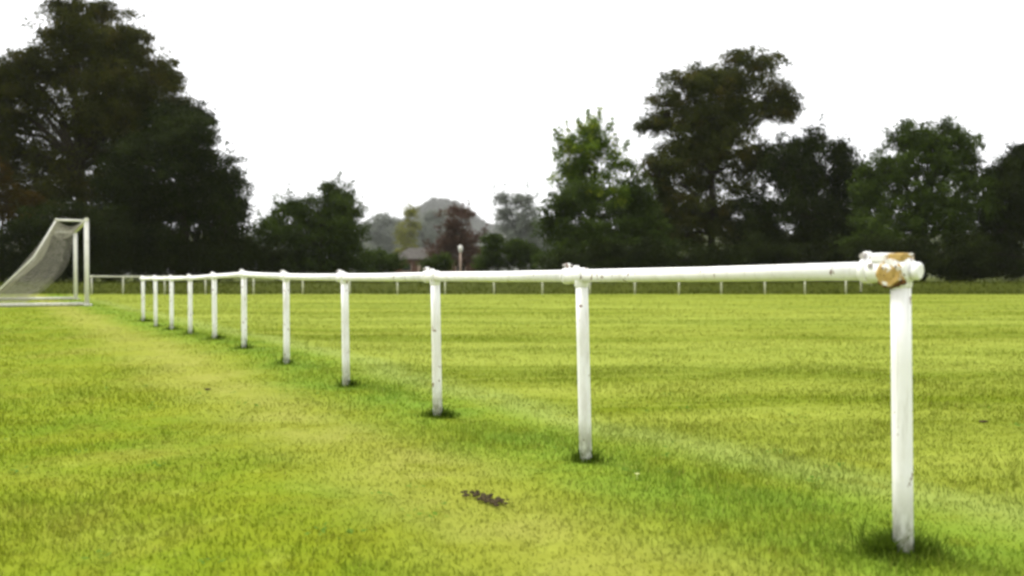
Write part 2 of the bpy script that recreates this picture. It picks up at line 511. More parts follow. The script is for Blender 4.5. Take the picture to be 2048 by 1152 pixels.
def clamp_meshes():
    bm = bmesh.new()                                  # body: sleeve along the rail, socket over the post
    add_tube(bm, [(-0.035, 0, 0), (-0.030, 0, 0), (0.095, 0, 0), (0.10, 0, 0)], [R + 0.004, R + 0.008, R + 0.008, R + 0.004], 20)
    add_tube(bm, [(0, 0, -0.052), (0, 0, -0.048), (0, 0, -0.01), (0, 0, 0.028), (0, 0, 0.036)], [R + 0.001, R + 0.003, R + 0.003, R + 0.003, R * 0.6], 20)
    body = bpy.data.meshes.new('clamp'); bm.normal_update(); bm.to_mesh(body); bm.free()
    for p in body.polygons: p.use_smooth = True
    body.materials.append(M['paint'])
    bm = bmesh.new()                                  # collar at the far end of the sleeve with its lug
    add_tube(bm, [(0.100, 0, 0), (0.104, 0, 0), (0.122, 0, 0), (0.126, 0, 0)], [R + 0.005, R + 0.011, R + 0.011, R + 0.003], 20)
    add_box(bm, (0.113, 0, R + 0.018), (0.020, 0.022, 0.026), None, 0.004)
    collar = bpy.data.meshes.new('collar'); bm.normal_update(); bm.to_mesh(collar); bm.free()
    collar.materials.append(M['paint'])
    bm = bmesh.new()
    add_tube(bm, [(0.113, -0.026, R + 0.020), (0.113, -0.017, R + 0.020), (0.113, 0.017, R + 0.020), (0.113, 0.026, R + 0.020)], 0.007, 6)
    bolt = bpy.data.meshes.new('bolt'); bm.normal_update(); bm.to_mesh(bolt); bm.free()
    bolt.materials.append(M['bolt'])
    bm = bmesh.new()                                  # grub screw boss on top of the sleeve
    add_tube(bm, [(0.040, 0, R), (0.040, 0, R + 0.016), (0.040, 0, R + 0.019)], [0.016, 0.015, 0.010], 12)
    screw = bpy.data.meshes.new('screw_boss'); bm.normal_update(); bm.to_mesh(screw); bm.free()
    screw.materials.append(M['paint'])
    return body, collar, bolt, screw
body, collar, bolt, screw = clamp_meshes()
for i, tp in enumerate(tops):
    c = bpy.data.objects.new('clamp', body)
    link(c, barrier)
    nxt = tops[min(i + 1, len(tops) - 1)]; prv = tops[i] if i + 1 < len(tops) else tops[i - 1]
    dv = (nxt - prv).normalized()
    yv = Vector((0, 0, 1)).cross(dv).normalized()
    zv = dv.cross(yv)
    rot = Matrix((dv, yv, zv)).transposed()
    c.rotation_euler = rot.to_euler()
    c.location = tp - B0
    for nm, me in (('collar', collar), ('bolt', bolt), ('screw_boss', screw)):
        link(bpy.data.objects.new(nm, me), c)
    if i == 0:
        c['label'] = 'clamp with paint worn off to ochre on the nearest post'
        bm = bmesh.new()                              # octagonal boss turned to the viewer, bare ochre
        add_tube(bm, [(0.012, 0.005, -0.004), (0.014, 0.036, -0.010), (0.015, 0.043, -0.010), (0.015, 0.046, -0.010)], [0.047, 0.046, 0.040, 0.026], 7)
        for ff in bm.faces: ff.smooth = False
        for vv in bm.verts: vv.co += Vector((random.uniform(-1, 1), random.uniform(-1, 1), random.uniform(-1, 1))) * 0.0035
        o = bm_obj('boss', bm, M['ochre'], c); o['label'] = 'ochre octagonal boss facing the viewer'
        bm = bmesh.new()                              # ochre cap block on the top
        add_box(bm, (-0.004, 0.004, 0.038), (0.054, 0.056, 0.026), None, 0.006)
        o = bm_obj('cap', bm, M['ochre'], c); o['label'] = 'ochre cap block on top'
        bm = bmesh.new()                              # white saddle in front of the cap
        add_box(bm, (0.054, 0.002, 0.038), (0.052, 0.066, 0.030), None, 0.007)
        bm_obj('saddle', bm, M['paint'], c)
        bm = bmesh.new()                              # open socket for the next rail
        w = Vector((-0.62, -0.10, -0.06)); a0 = Vector((-0.012, 0, 0.000))
        w = w.normalized()
        add_tube(bm, [a0, a0 + w * 0.026, a0 + w * 0.030, a0 + w * 0.046, a0 + w * 0.050], [0.019, 0.019, 0.027, 0.027, 0.020], 8)
        bm_obj('socket', bm, M['paint'], c)
        bm = bmesh.new()                              # dark hollow-head screws in the sleeve and in the collar lug
        for xx_, zz_ in ((0.078, 0.014), (0.113, R + 0.016)):
            add_tube(bm, [(xx_, 0.02, zz_), (xx_, R + 0.0095 if zz_ < R else 0.030, zz_ * (1.0))], 0.0085, 8)
        bm_obj('set_screw', bm, M['bolt'], c)
        bm = bmesh.new()                              # flaking lip of old paint and rust under the boss
        for q in range(9):
            add_box(bm, (0.045 - 0.009 * q + random.uniform(-.002, .002), 0.030, -0.036 - 0.010 * math.sin(q / 8 * math.pi)),
                    (0.012, 0.020, random.uniform(0.008, 0.018)), Matrix.Rotation(random.uniform(-.5, .5), 3, 'Y'), 0.002)
        o = bm_obj('rust_lip', bm, M['rust'], c); o['kind'] = 'stuff'

# uncut tufts round the post feet: one thing each
order = ['nearest', 'second', 'third', 'fourth', 'fifth', 'sixth', 'seventh', 'eighth', 'ninth', 'tenth', 'last']
for i, (X, Y, zb, zr) in enumerate(POST):
    big = 1.0 if i else 1.5
    vary = (1.0, 0.75, 0.9, 0.6, 0.55, 0.8, 1.25, 0.6, 1.1, 0.5, 1.1)[i]
    n = int((2000 if i == 0 else 620 if i < 4 else 320) * vary)
    r = np.abs(RNG.normal(0, 0.042 * big + 0.003 * i, n)) + 0.012
    a = RNG.uniform(0, 2 * np.pi, n)
    r = r * (0.75 + 0.25 * vary) * (1 + 0.45 * np.sin(a * 2 + i * 1.7) * np.sin(a * 3 + i))
    x = X + r * np.cos(a) * 1.15 + (i * 37 % 7 - 3) * 0.006; y = Y + r * np.sin(a)
    h = (0.052 if i else 0.055) * RNG.uniform(0.4, 1.2, n) * (1 + 0.9 * (RNG.uniform(0, 1, n) > 0.93)) * np.clip(1.25 - r / (0.20 * big), 0.25, 1.1)
    w = RNG.uniform(0.003, 0.006, n) * (1 + 0.25 * i)
    h = np.where(y < Y - 0.015, h * 0.55, h * 1.15)
    zz = ground_z(x, y)
    root = empty('grass_tuft', (X, Y, zb), 'dark uncut grass tuft round the foot of the %s barrier post%s' %
                 (order[i], ' from the camera' if 0 < i < 10 else ''), 'grass tuft', 'uncut tufts at the post feet')
    o = blades('blades', x - X, y - Y, h, w, RNG.uniform(0.2, 1.0, n), M['tuft'], None, None, 'stuff', z=zz - zb, parent=root)

# ------------------------------------------------------------------ far barrier
DF = 39.6
fx = [1692, 1610, 1530, 1443, 1357, 1270, 1180, 1085, 988, 890, 795, 700, 605, 508, 412, 330, 247, 184]
fpts = [Vector(((q - 1024) * DF / F, DF + random.uniform(-0.08, 0.08), 0)) for q in fx]
back = [px(q, 580, dd) for q, dd in ((1722, 42.0), (1742, 44.4), (1760, 46.6))]
fpts = [Vector((b.x, b.y, 0)) for b in back[::-1]] + fpts
fb = empty('pitch_barrier', (0, DF, 0), 'thin low white rail barrier along the far side of the field', 'barrier')
FB0 = Vector(fb.location)
fz = [float(ground_z(p.x, p.y)) for p in fpts]
ftop = []
for p, z in zip(fpts, fz):
    tp = Vector((p.x + random.uniform(-0.01, 0.01), p.y, z + 0.83 + random.uniform(-0.012, 0.012)))
    ftop.append(tp)
    bm = bmesh.new(); add_tube(bm, [(p.x, p.y, z - 0.1), tp], 0.032, 8)
    o = bm_obj('post', bm, M['paint_far'], fb); o.location = -FB0
    bm = bmesh.new(); add_tube(bm, [tp + Vector((-0.07, 0, 0)), tp + Vector((0.07, 0, 0))], 0.042, 8)
    o = bm_obj('clamp', bm, M['paint_far'], fb); o.location = -FB0
for a, b in zip(ftop, ftop[1:]):
    bm = bmesh.new(); add_tube(bm, [a, b], 0.031, 8)
    o = bm_obj('rail', bm, M['paint_far'], fb); o.location = -FB0

# ------------------------------------------------------------------ goal
GN = Vector((-12.07, 24.3, 0.0)); GFAR = Vector((-15.65, 30.7, 0.0))
gl = (GFAR - GN).normalized(); gb = Vector((-gl.y, gl.x, 0))      # along the goal line / to the back
goal = empty('football_goal', GN, 'white free standing football goal seen from its side with grey sagging net', 'goal')
G0 = Vector(goal.location)
def gp(v, u, z): return GN + gl * v + gb * u + Vector((0, 0, z)) - G0
W, H, TB, GB = 7.33, 2.44, 0.76, 2.5
def gpart(name, pts, r, n=12):
    bm = bmesh.new(); add_tube(bm, pts, r, n)
    return bm_obj(name, bm, M['goal'], goal)
for v in (0, W):
    gpart('upright', [gp(v, 0, 0.0), gp(v, 0, H - 0.062)], 0.062)
    gpart('top_stay', [gp(v, 0.05, H - 0.03), gp(v, TB, H - 0.03)], 0.03)
    gpart('ground_bar', [gp(v, 0.06, 0.05), gp(v, GB - 0.05, 0.05)], 0.05)
    gpart('back_stay', [gp(v, TB + 0.01, H - 0.06), gp(v, TB + 0.55, H * 0.56), gp(v, GB - 0.03, 0.10)], 0.022)
    bm = bmesh.new()
    add_box(bm, gp(v, -0.02, 0.03), (0.22, 0.22, 0.06), Matrix.Rotation(math.atan2(gl.y, gl.x), 3, 'Z'), 0.01)
    bm_obj('foot_plate', bm, M['goal'], goal)
gpart('crossbar', [gp(-0.06, 0, H), gp(W + 0.06, 0, H)], 0.062)
gpart('top_bar', [gp(-0.02, TB, H + 0.0), gp(W + 0.02, TB, H + 0.0)], 0.024)
gpart('rear_ground_bar', [gp(-0.05, GB, 0.05), gp(W + 0.05, GB, 0.05)], 0.05)

def net_sheet(fn, nu, nv, r=0.0055):
    """square-mesh cords over the surface fn(a, b), a and b in 0..1"""
    bm = bmesh.new()
    for i in range(nu + 1):
        add_tube(bm, [fn(i / nu, j / nv) for j in range(nv + 1)], r, 3, cap=False)
    for j in range(nv + 1):
        add_tube(bm, [fn(i / nu, j / nv) for i in range(nu + 1)], r, 3, cap=False)
    return bm
def edge_a(t):                                        # along the back stay
    u = TB + (GB - TB) * t ** 1.12; z = (H - 0.08) * (1 - t) ** 1.06 + 0.06
    return u, z
def edge_b(t):                                        # free, sagging front edge of a side net
    pts = [(0.30, 2.05), (0.38, 1.65), (0.46, 1.25), (0.66, 0.88), (0.98, 0.55), (1.32, 0.24), (1.60, 0.08)]
    k = t * (len(pts) - 1); i = min(int(k), len(pts) - 2); f = k - i
    return (pts[i][0] * (1 - f) + pts[i + 1][0] * f, pts[i][1] * (1 - f) + pts[i + 1][1] * f)
for v, sg in ((0.0, 1), (W, -1)):
    def side(a, b, v=v, sg=sg):
        ua, za = edge_a(a); ub, zb_ = edge_b(a)
        k = b
        sag = math.sin(math.pi * b) * 0.16 + 0.05 * math.sin(9 * a + 5 * b)
        return gp(v + sg * (0.04 + sag * (0.5 + 0.5 * math.sin(6 * a))), ua * (1 - k) + ub * k, max(0.03, za * (1 - k) + zb_ * k))
    bm_obj('side_net', net_sheet(side, 34, 15, 0.0054), M['net'], goal)
def backnet(a, b):
    u, z = edge_a(a)
    sag = 0.22 * math.sin(math.pi * b) * math.sin(math.pi * min(1, a * 1.1)) + 0.03 * math.sin(7 * b + 11 * a)
    return gp(0.03 + (W - 0.06) * b, u - sag - 0.03, max(0.03, z - 0.10 * math.sin(math.pi * b) * (1 - a)))
bm_obj('back_net', net_sheet(backnet, 26, 58, 0.0033), M['net'], goal)
def topnet(a, b):
    return gp(0.03 + (W - 0.06) * b, 0.06 + (TB - 0.06) * a, H - 0.05 - 0.22 * math.sin(math.pi * a) * (0.7 + 0.3 * math.sin(8 * b)))
bm_obj('top_net', net_sheet(topnet, 7, 58, 0.0033), M['net'], goal)

# ------------------------------------------------------------------ trees
def tube_np(segs, n=5):
    """segs: list of (p0, p1, r0, r1) -> verts, quad faces"""
    V, Fc = [], []
    for p0, p1, r0, r1 in segs:
        t = (p1 - p0)
        if t.length < 1e-4: continue
        t.normalize()
        up = Vector((0, 0, 1)) if abs(t.z) < 0.9 else Vector((1, 0, 0))
        a = t.cross(up).normalized(); b = a.cross(t)
        o = len(V)
        for p, r in ((p0, r0), (p1, r1)):
            for k in range(n):
                q = 2 * math.pi * k / n
                V.append(p + (a * math.cos(q) + b * math.sin(q)) * r)
        for k in range(n):
            Fc.append((o + k, o + (k + 1) % n, o + n + (k + 1) % n, o + n + k))
    return V, Fc

def leaf_cloud(centres, radii, per, size, droop=0.0, aspect=0.55, up=0.35):
    """per leaves scattered in each clump; returns verts, faces, tint"""
    n = len(centres) * per
    c = np.repeat(centres, per, 0); r = np.repeat(radii, per)
    off = np.clip(RNG.normal(0, 0.5, (n, 3)), -0.95, 0.95); off[:, 2] *= 0.7
    p = c + off * r[:, None]
    L = size * RNG.uniform(0.55, 1.3, n)
    a = RNG.normal(0, 1, (n, 3)); a[:, 2] -= droop; a /= np.linalg.norm(a, axis=1)[:, None]
    nm = RNG.normal(0, 1, (n, 3)); nm[:, 2] = np.abs(nm[:, 2]) + up
    b = np.cross(a, nm); b /= (np.linalg.norm(b, axis=1)[:, None] + 1e-6)
    a = a * (L / 2)[:, None]; b = b * (L * aspect / 2)[:, None]
    fold = np.cross(a, b); fold /= (np.linalg.norm(fold, axis=1)[:, None] + 1e-9)
    v = np.stack([p - a, p + b - a * 0.15 + fold * (L * 0.08)[:, None], p + a, p - b - a * 0.15 + fold * (L * 0.08)[:, None]], 1).reshape(-1, 3)
    i = np.arange(n) * 4
    clump_t = np.repeat(RNG.uniform(0, 1, len(centres)), per)
    t = np.clip(0.55 * clump_t + 0.45 * RNG.uniform(0, 1, n), 0, 1)
    return v, np.stack([i, i + 1, i + 2, i + 3], -1), np.repeat(t, 4)

def tree(name, label, cat, d, base_x, blobs, leaf, group=None, clump=0.55, per=60, size=0.17, tau=4.5, trunk_r=0.28,
         depth=0.85, spikes=0, droop=0.0, aspect=0.55, seed=0, bark='bark', ragged=0.12, split=0.4, grow=1.09):
    """blobs: (x, y, rx, ry) in photograph pixels at distance d; each gets its own place in depth"""
    global RNG
    RNG = np.random.default_rng(1000 + seed)
    rnd = random.Random(seed)
    gxw = (base_x - 1024) * d / F
    gz = float(ground_z(gxw, d))
    root = empty(name, (gxw, d, gz), label, cat, group)
    O = Vector(root.location)
    k = d / F
    C, RR, segs, S, SR = [], [], [], [], []
    B = []
    for (bx, by, rx, ry) in blobs:
        c = px(bx, by, d); rx_, ry_ = rx * k * grow, ry * k * grow
        c.y = d + rnd.uniform(-0.6, 0.6) * min(rx_, ry_) * 1.2
        B.append((c, rx_, ry_, (rx_ + ry_) / 2 * depth))
    lo = min(b[0].z - b[2] for b in B); hi = max(b[0].z + b[2] for b in B)
    # trunk, gently bent
    fork = gz + max(0.5, (hi - gz) * split)
    p_prev = Vector((gxw, d, gz - 0.15)); tp = []
    nseg = 5
    top_x = sum(b[0].x for b in B) / len(B)
    for i in range(nseg + 1):
        f = i / nseg
        tp.append(Vector((gxw + (top_x - gxw) * 0.35 * f + rnd.uniform(-0.1, 0.1) * f, d + rnd.uniform(-0.1, 0.1) * f, gz - 0.15 + (fork - gz + 0.15) * f)))
    for i in range(nseg):
        r0 = trunk_r * (1.35 if i == 0 else 1 - 0.09 * i); r1 = trunk_r * (1 - 0.09 * (i + 1))
        segs.append((tp[i], tp[i + 1], r0, r1))
    ft = tp[-1]
    for (c, rx_, ry_, rd) in B:
        # limb from the fork to the blob
        start = ft.lerp(tp[-2], rnd.uniform(0, 0.8))
        if c.z < start.z: start = tp[max(1, int(nseg * 0.5))]
        m1 = start.lerp(c, 0.45) + Vector((rnd.uniform(-0.3, 0.3), rnd.uniform(-0.3, 0.3), 0.15 * (c - start).length))
        lr = trunk_r * 0.42
        segs.append((start, m1, lr, lr * 0.65)); segs.append((m1, c, lr * 0.65, lr * 0.35))
        area = math.pi * rx_ * ry_
        n = max(5, int(area * tau / (0.5 * math.pi * clump * clump) * (60 / 70)))
        ax3 = np.array([max(rx_ - clump * 0.45, rx_ * 0.5), max(rd - clump * 0.3, 0.3), max(ry_ - clump * 0.4, ry_ * 0.5)])
        nl = max(5, int(n / 7))                      # lobes: boughs that carry their own rounded mass of leaves
        lv = RNG.normal(0, 1, (nl, 3)); lv /= np.linalg.norm(lv, axis=1)[:, None]
        lc = lv * (RNG.uniform(0.30, 0.80, nl) * RNG.uniform(1 - ragged, 1 + ragged, nl))[:, None] * ax3
        lr_ = RNG.uniform(0.30, 0.46, nl) * float(np.mean(ax3)) + clump * 0.15
        who = RNG.integers(0, nl, n)
        v = RNG.normal(0, 1, (n, 3)); v[:, 2] += 0.35; v /= np.linalg.norm(v, axis=1)[:, None]
        q = lc[who] + v * (lr_[who] * RNG.uniform(0.55, 1.0, n))[:, None] * np.array([1.1, 1.1, 0.75]) + np.array(c)
        k0 = int(n * 0.42)                            # and looser foliage between the boughs
        v0 = RNG.normal(0, 1, (k0, 3)); v0 /= np.linalg.norm(v0, axis=1)[:, None]
        q[:k0] = v0 * (RNG.uniform(0.25, 1.0, k0) ** 0.5 * RNG.uniform(1 - ragged, 1 + ragged, k0))[:, None] * ax3 + np.array(c)
        q[:, 2] = np.maximum(q[:, 2], gz + 0.15)
        C.append(q); RR.append(clump * RNG.uniform(0.6, 1.25, n))
        for j in range(0, n, max(1, n // 26)):        # branchlets
            e = Vector(q[j]); segs.append((c.lerp(e, 0.08), e, lr * 0.30, 0.012))
        for j in range(spikes):                       # upright shoots above the outline
            a = rnd.uniform(-0.9, 0.9)
            s0 = c + Vector((a * rx_, rnd.uniform(-0.4, 0.4) * rd, ry_ * math.sqrt(max(0, 1 - a * a)) * 0.85))
            s1 = s0 + Vector((a * 0.35 + rnd.uniform(-0.2, 0.2), 0, rnd.uniform(0.5, 1.1) * clump * 2.0))
            segs.append((s0, s1, 0.03, 0.01))
            S.append(np.array([s0.lerp(s1, f) for f in (0.0, 0.3, 0.6, 0.9)])); SR.append(clump * np.array([0.75, 0.6, 0.45, 0.3]))
    C = np.concatenate(C) - np.array(O); RR = np.concatenate(RR)
    v, f, t = leaf_cloud(C, RR, per, size, droop, aspect)
    if S:
        v2, f2, t2 = leaf_cloud(np.concatenate(S) - np.array(O), np.concatenate(SR), 11, size * 1.1, -0.6, aspect)
        f = np.concatenate([f, f2 + len(v)]); v = np.concatenate([v, v2]); t = np.concatenate([t, t2])
    np_mesh('crown', v, f, leaf, root, t)
    for nm, sg in (('trunk', segs[:nseg]), ('branches', segs[nseg:])):
        V, Fc = tube_np([(a - O, b - O, r0, r1) for a, b, r0, r1 in sg])
        o = np_mesh(nm, np.array(V), np.array(Fc), M[bark], root, smooth_shade=True)
        if nm == 'branches': o['kind'] = 'stuff'
    return root

L_oak = make_leaf('oak_leaves', (0.014, 0.017, 0.004), (0.068, 0.072, 0.014), (0.095, 0.068, 0.014), 0.3)
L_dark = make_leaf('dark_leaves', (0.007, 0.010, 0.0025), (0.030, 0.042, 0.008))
L_mid = make_leaf('mid_leaves', (0.014, 0.024, 0.004), (0.070, 0.105, 0.018))
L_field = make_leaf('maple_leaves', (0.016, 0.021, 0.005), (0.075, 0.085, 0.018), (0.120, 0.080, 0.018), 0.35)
L_light = make_leaf('light_leaves', (0.035, 0.068, 0.007), (0.15, 0.225, 0.022), (0.34, 0.40, 0.03), 0.75, 0.5)
L_autumn = make_leaf('autumn_leaves', (0.020, 0.016, 0.003), (0.075, 0.048, 0.007))
L_brown = make_leaf('copper_leaves', (0.045, 0.026, 0.018), (0.120, 0.072, 0.048))
L_yellow = make_leaf('yellow_green_leaves', (0.09, 0.10, 0.012), (0.22, 0.22, 0.03))
L_far_hazed = make_leaf('hazed_far_leaves', (0.10, 0.105, 0.09), (0.18, 0.185, 0.16))  # leaf colour paled to grey: distance haze painted in, besides the haze volume
L_silver_hazed = make_leaf('hazed_silver_leaves', (0.11, 0.125, 0.10), (0.24, 0.26, 0.215))  # silver-grey leaves, lightened so the colour itself carries part of the haze

TG = 'trees round the field'
# left group
tree('oak_tree', 'tallest oak at the left with sky showing through its domed crown', 'tree', 57, 165,
     [(165, 60, 75, 62), (225, 70, 70, 60), (110, 120, 75, 70), (270, 130, 75, 75), (190, 150, 100, 80), (60, 190, 75, 80), (10, 260, 80, 85),
      (140, 240, 85, 60), (250, 220, 95, 80), (330, 205, 60, 60), (90, 330, 95, 60), (-40, 200, 70, 80), (205, 25, 32, 38), (150, 28, 26, 26),
      (-50, 330, 80, 90), (230, 320, 110, 80), (150, 390, 110, 60), (40, 400, 80, 60), (250, 410, 90, 60), (75, 150, 55, 50), (25, 180, 55, 52), (0, 320, 80, 70), (325, 150, 48, 50), (362, 225, 48, 46), (300, 260, 70, 60)],
     L_oak, TG, clump=0.62, per=74, size=0.19, tau=4.2, trunk_r=0.5, seed=1, ragged=0.16, split=0.45)
tree('broadleaf_tree', 'dense near black tree leaning out at the right of the tall oak', 'tree', 53, 370,
     [(330, 260, 75, 60), (385, 235, 40, 38), (400, 300, 70, 65), (340, 350, 110, 80), (430, 350, 65, 65), (400, 420, 95, 80), (300, 440, 110, 85),
      (455, 440, 50, 75), (250, 380, 70, 70), (450, 505, 65, 50), (340, 510, 120, 50)],
     L_dark, TG, clump=0.55, per=60, size=0.19, tau=5.0, trunk_r=0.38, seed=2, ragged=0.15)
tree('broadleaf_tree', 'rust tinged small tree at the left picture edge behind the goal', 'tree', 50, 5,
     [(-5, 350, 42, 55), (10, 420, 55, 50), (-60, 400, 60, 80), (70, 420, 50, 40)],
     L_autumn, TG, clump=0.5, per=50, size=0.17, tau=2.4, trunk_r=0.16, seed=3)
tree('shrub', 'dark understorey shrub behind the football goal', 'shrub', 50, 110,
     [(60, 480, 75, 45), (140, 460, 85, 60), (210, 475, 75, 65), (20, 530, 90, 32), (130, 535, 120, 32), (230, 535, 80, 35), (160, 500, 100, 50), (290, 500, 80, 50)],
     L_dark, TG, clump=0.45, per=60, size=0.16, tau=5.0, trunk_r=0.10, seed=4, split=0.2)
tree('shrub', 'black shadowed shrub between the dense left tree and the lower tree', 'shrub', 52, 440,
     [(300, 520, 80, 40), (380, 520, 80, 40), (460, 525, 70, 38), (525, 520, 45, 38)],
     L_dark, TG, clump=0.45, per=60, size=0.16, tau=5.0, trunk_r=0.08, seed=5, split=0.2)
tree('broadleaf_tree', 'lower round tree between the big left trees and the hazy gap', 'tree', 60, 640,
     [(670, 405, 45, 42), (640, 430, 65, 55), (575, 430, 50, 40), (700, 440, 42, 50), (560, 475, 55, 50), (620, 490, 80, 50), (700, 490, 45, 55),
      (660, 378, 26, 20), (600, 530, 80, 28), (690, 532, 60, 26)],
     L_mid, TG, clump=0.48, per=60, size=0.18, tau=4.0, trunk_r=0.26, seed=6, ragged=0.2, spikes=1)
# hazy gap, middle distance
tree('shrub', 'low dark shrubs in front of the brown pavilion', 'shrub', 66, 760,
     [(745, 520, 40, 30), (780, 528, 35, 24), (865, 532, 38, 20), (885, 522, 22, 18)],
     L_mid, None, clump=0.4, per=55, size=0.17, tau=4, trunk_r=0.06, seed=7, split=0.2)
tree('broadleaf_tree', 'copper brown tree in the middle gap beside the pale post', 'tree', 104, 925,
     [(915, 455, 42, 36), (935, 490, 40, 40), (895, 495, 30, 36), (880, 515, 36, 26), (950, 520, 45, 24), (925, 430, 22, 16)],
     L_brown, None, clump=0.65, per=45, size=0.26, tau=3.2, trunk_r=0.2, seed=8, ragged=0.2, spikes=2)
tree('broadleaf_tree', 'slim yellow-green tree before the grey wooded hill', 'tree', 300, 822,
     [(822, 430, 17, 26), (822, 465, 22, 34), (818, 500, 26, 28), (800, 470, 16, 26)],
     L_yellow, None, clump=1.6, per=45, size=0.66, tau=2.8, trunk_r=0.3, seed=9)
tree('shrub', 'deep green shrub right of the copper brown tree', 'shrub', 74, 990,
     [(985, 480, 28, 20), (1000, 510, 40, 30), (1050, 515, 40, 30), (1030, 495, 24, 20), (970, 528, 30, 18)],
     L_mid, None, clump=0.42, per=60, size=0.19, tau=4, trunk_r=0.08, seed=10, split=0.2)
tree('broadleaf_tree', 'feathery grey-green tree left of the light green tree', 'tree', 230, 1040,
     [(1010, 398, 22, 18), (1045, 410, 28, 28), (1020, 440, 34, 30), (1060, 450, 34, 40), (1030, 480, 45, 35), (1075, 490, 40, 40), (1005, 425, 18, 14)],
     L_silver_hazed, None, clump=1.4, per=42, size=0.55, tau=4.0, trunk_r=0.3, seed=11, ragged=0.25, spikes=2)
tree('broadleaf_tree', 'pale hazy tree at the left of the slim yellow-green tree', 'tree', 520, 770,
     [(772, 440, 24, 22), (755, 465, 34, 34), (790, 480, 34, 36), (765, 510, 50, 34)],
     L_silver_hazed, None, clump=2.6, per=46, size=1.0, tau=4, trunk_r=0.5, seed=41, ragged=0.15)
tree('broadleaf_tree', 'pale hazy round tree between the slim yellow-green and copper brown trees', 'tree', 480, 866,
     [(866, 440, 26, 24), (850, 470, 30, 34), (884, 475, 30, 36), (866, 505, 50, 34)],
     L_silver_hazed, None, clump=2.4, per=46, size=1.0, tau=4, trunk_r=0.5, seed=42, ragged=0.15)
# far wooded hill, one hazy mass
RNG = np.random.default_rng(5)
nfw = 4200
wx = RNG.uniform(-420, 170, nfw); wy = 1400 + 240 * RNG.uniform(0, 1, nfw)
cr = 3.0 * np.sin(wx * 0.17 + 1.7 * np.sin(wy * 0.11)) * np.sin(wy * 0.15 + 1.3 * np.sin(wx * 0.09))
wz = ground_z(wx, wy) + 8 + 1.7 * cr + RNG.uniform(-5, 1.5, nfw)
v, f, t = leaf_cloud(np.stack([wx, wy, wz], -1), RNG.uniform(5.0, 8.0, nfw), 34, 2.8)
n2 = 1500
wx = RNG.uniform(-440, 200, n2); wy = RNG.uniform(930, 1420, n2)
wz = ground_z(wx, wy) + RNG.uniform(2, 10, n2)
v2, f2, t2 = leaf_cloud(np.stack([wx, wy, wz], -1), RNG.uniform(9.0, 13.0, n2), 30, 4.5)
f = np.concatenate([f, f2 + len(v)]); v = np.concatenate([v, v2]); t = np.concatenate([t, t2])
tag(np_mesh('far_wood', v, f, L_far_hazed, None, t), 'grey hazy wood over the domed hill in the middle gap', 'wood', kind='stuff')
# right group
tree('broadleaf_tree', 'light green tree with bright upright shoots in the middle right', 'tree', 58, 1190,
     [(1140, 300, 30, 34), (1200, 290, 42, 36), (1165, 340, 55, 40), (1230, 330, 32, 32), (1215, 385, 55, 40), (1170, 300, 50, 42), (1185, 265, 34, 22), (1140, 350, 44, 40)],
     L_light, TG, clump=0.5, per=40, size=0.22, tau=3.8, trunk_r=0.22, seed=12, ragged=0.22, spikes=5, aspect=0.4, droop=0.2)
tree('broadleaf_tree', 'darker green spreading tree below the bright light green top', 'tree', 57, 1150,
     [(1130, 400, 50, 42), (1110, 450, 42, 45), (1190, 420, 70, 50), (1260, 410, 45, 50), (1160, 480, 80, 50), (1240, 480, 60, 55), (1120, 520, 50, 35),
      (1200, 530, 90, 28), (1290, 450, 60, 60), (1310, 510, 60, 45), (1280, 390, 42, 42)],
     L_mid, TG, clump=0.46, per=60, size=0.18, tau=3.6, trunk_r=0.22, seed=13, ragged=0.2)
tree('broadleaf_tree', 'tallest tree at the right with brown tinged crown and gaps of sky', 'tree', 62, 1422,
     [(1495, 145, 70, 48), (1425, 160, 58, 46), (1572, 195, 34, 44), (1540, 190, 52, 52), (1440, 185, 66, 55), (1370, 180, 66, 52), (1335, 225, 50, 46), (1310, 255, 38, 30), (1400, 245, 70, 48),
      (1480, 230, 64, 46), (1565, 225, 30, 34), (1370, 310, 70, 42), (1450, 300, 72, 46), (1335, 350, 52, 42), (1420, 370, 80, 48), (1500, 345, 50, 50),
      (1340, 410, 60, 45), (1460, 430, 62, 44), (1370, 470, 60, 50), (1480, 490, 70, 48), (1395, 300, 80, 60), (1440, 250, 80, 50), (1312, 360, 50, 55), (1515, 320, 46, 46), (1330, 440, 60, 55), (1410, 430, 70, 50)],
     L_field, TG, clump=0.55, per=60, size=0.19, tau=3.9, trunk_r=0.36, seed=14, ragged=0.17, split=0.5)
tree('broadleaf_tree', 'dark tree with two thin pointed tips right of the tallest tree', 'tree', 59, 1600,
     [(1635, 285, 28, 34), (1660, 320, 42, 42), (1590, 300, 52, 42), (1560, 350, 60, 52), (1640, 370, 75, 60), (1580, 430, 90, 60), (1690, 420, 45, 60),
      (1520, 420, 50, 60), (1700, 350, 40, 45), (1610, 340, 60, 50), (1640, 480, 90, 50), (1545, 500, 75, 45), (1715, 375, 36, 48), (1705, 480, 60, 55), (1500, 480, 50, 55)],
     L_dark, TG, clump=0.5, per=60, size=0.18, tau=4.2, trunk_r=0.3, seed=15, ragged=0.18, spikes=1)
tree('broadleaf_tree', 'broad bushy green tree behind the near post at the right', 'tree', 54, 1840,
     [(1810, 285, 52, 44), (1875, 275, 56, 42), (1850, 320, 90, 50), (1925, 300, 42, 42), (1770, 340, 52, 46), (1950, 350, 40, 45), (1840, 390, 110, 55),
      (1760, 410, 55, 60), (1930, 410, 60, 55), (1850, 460, 110, 55), (1740, 470, 60, 55), (1985, 430, 45, 60), (1960, 490, 70, 55), (1990, 365, 36, 45), (1745, 370, 40, 50)],
     L_mid, TG, clump=0.48, per=60, size=0.18, tau=3.8, trunk_r=0.3, seed=16, ragged=0.2)
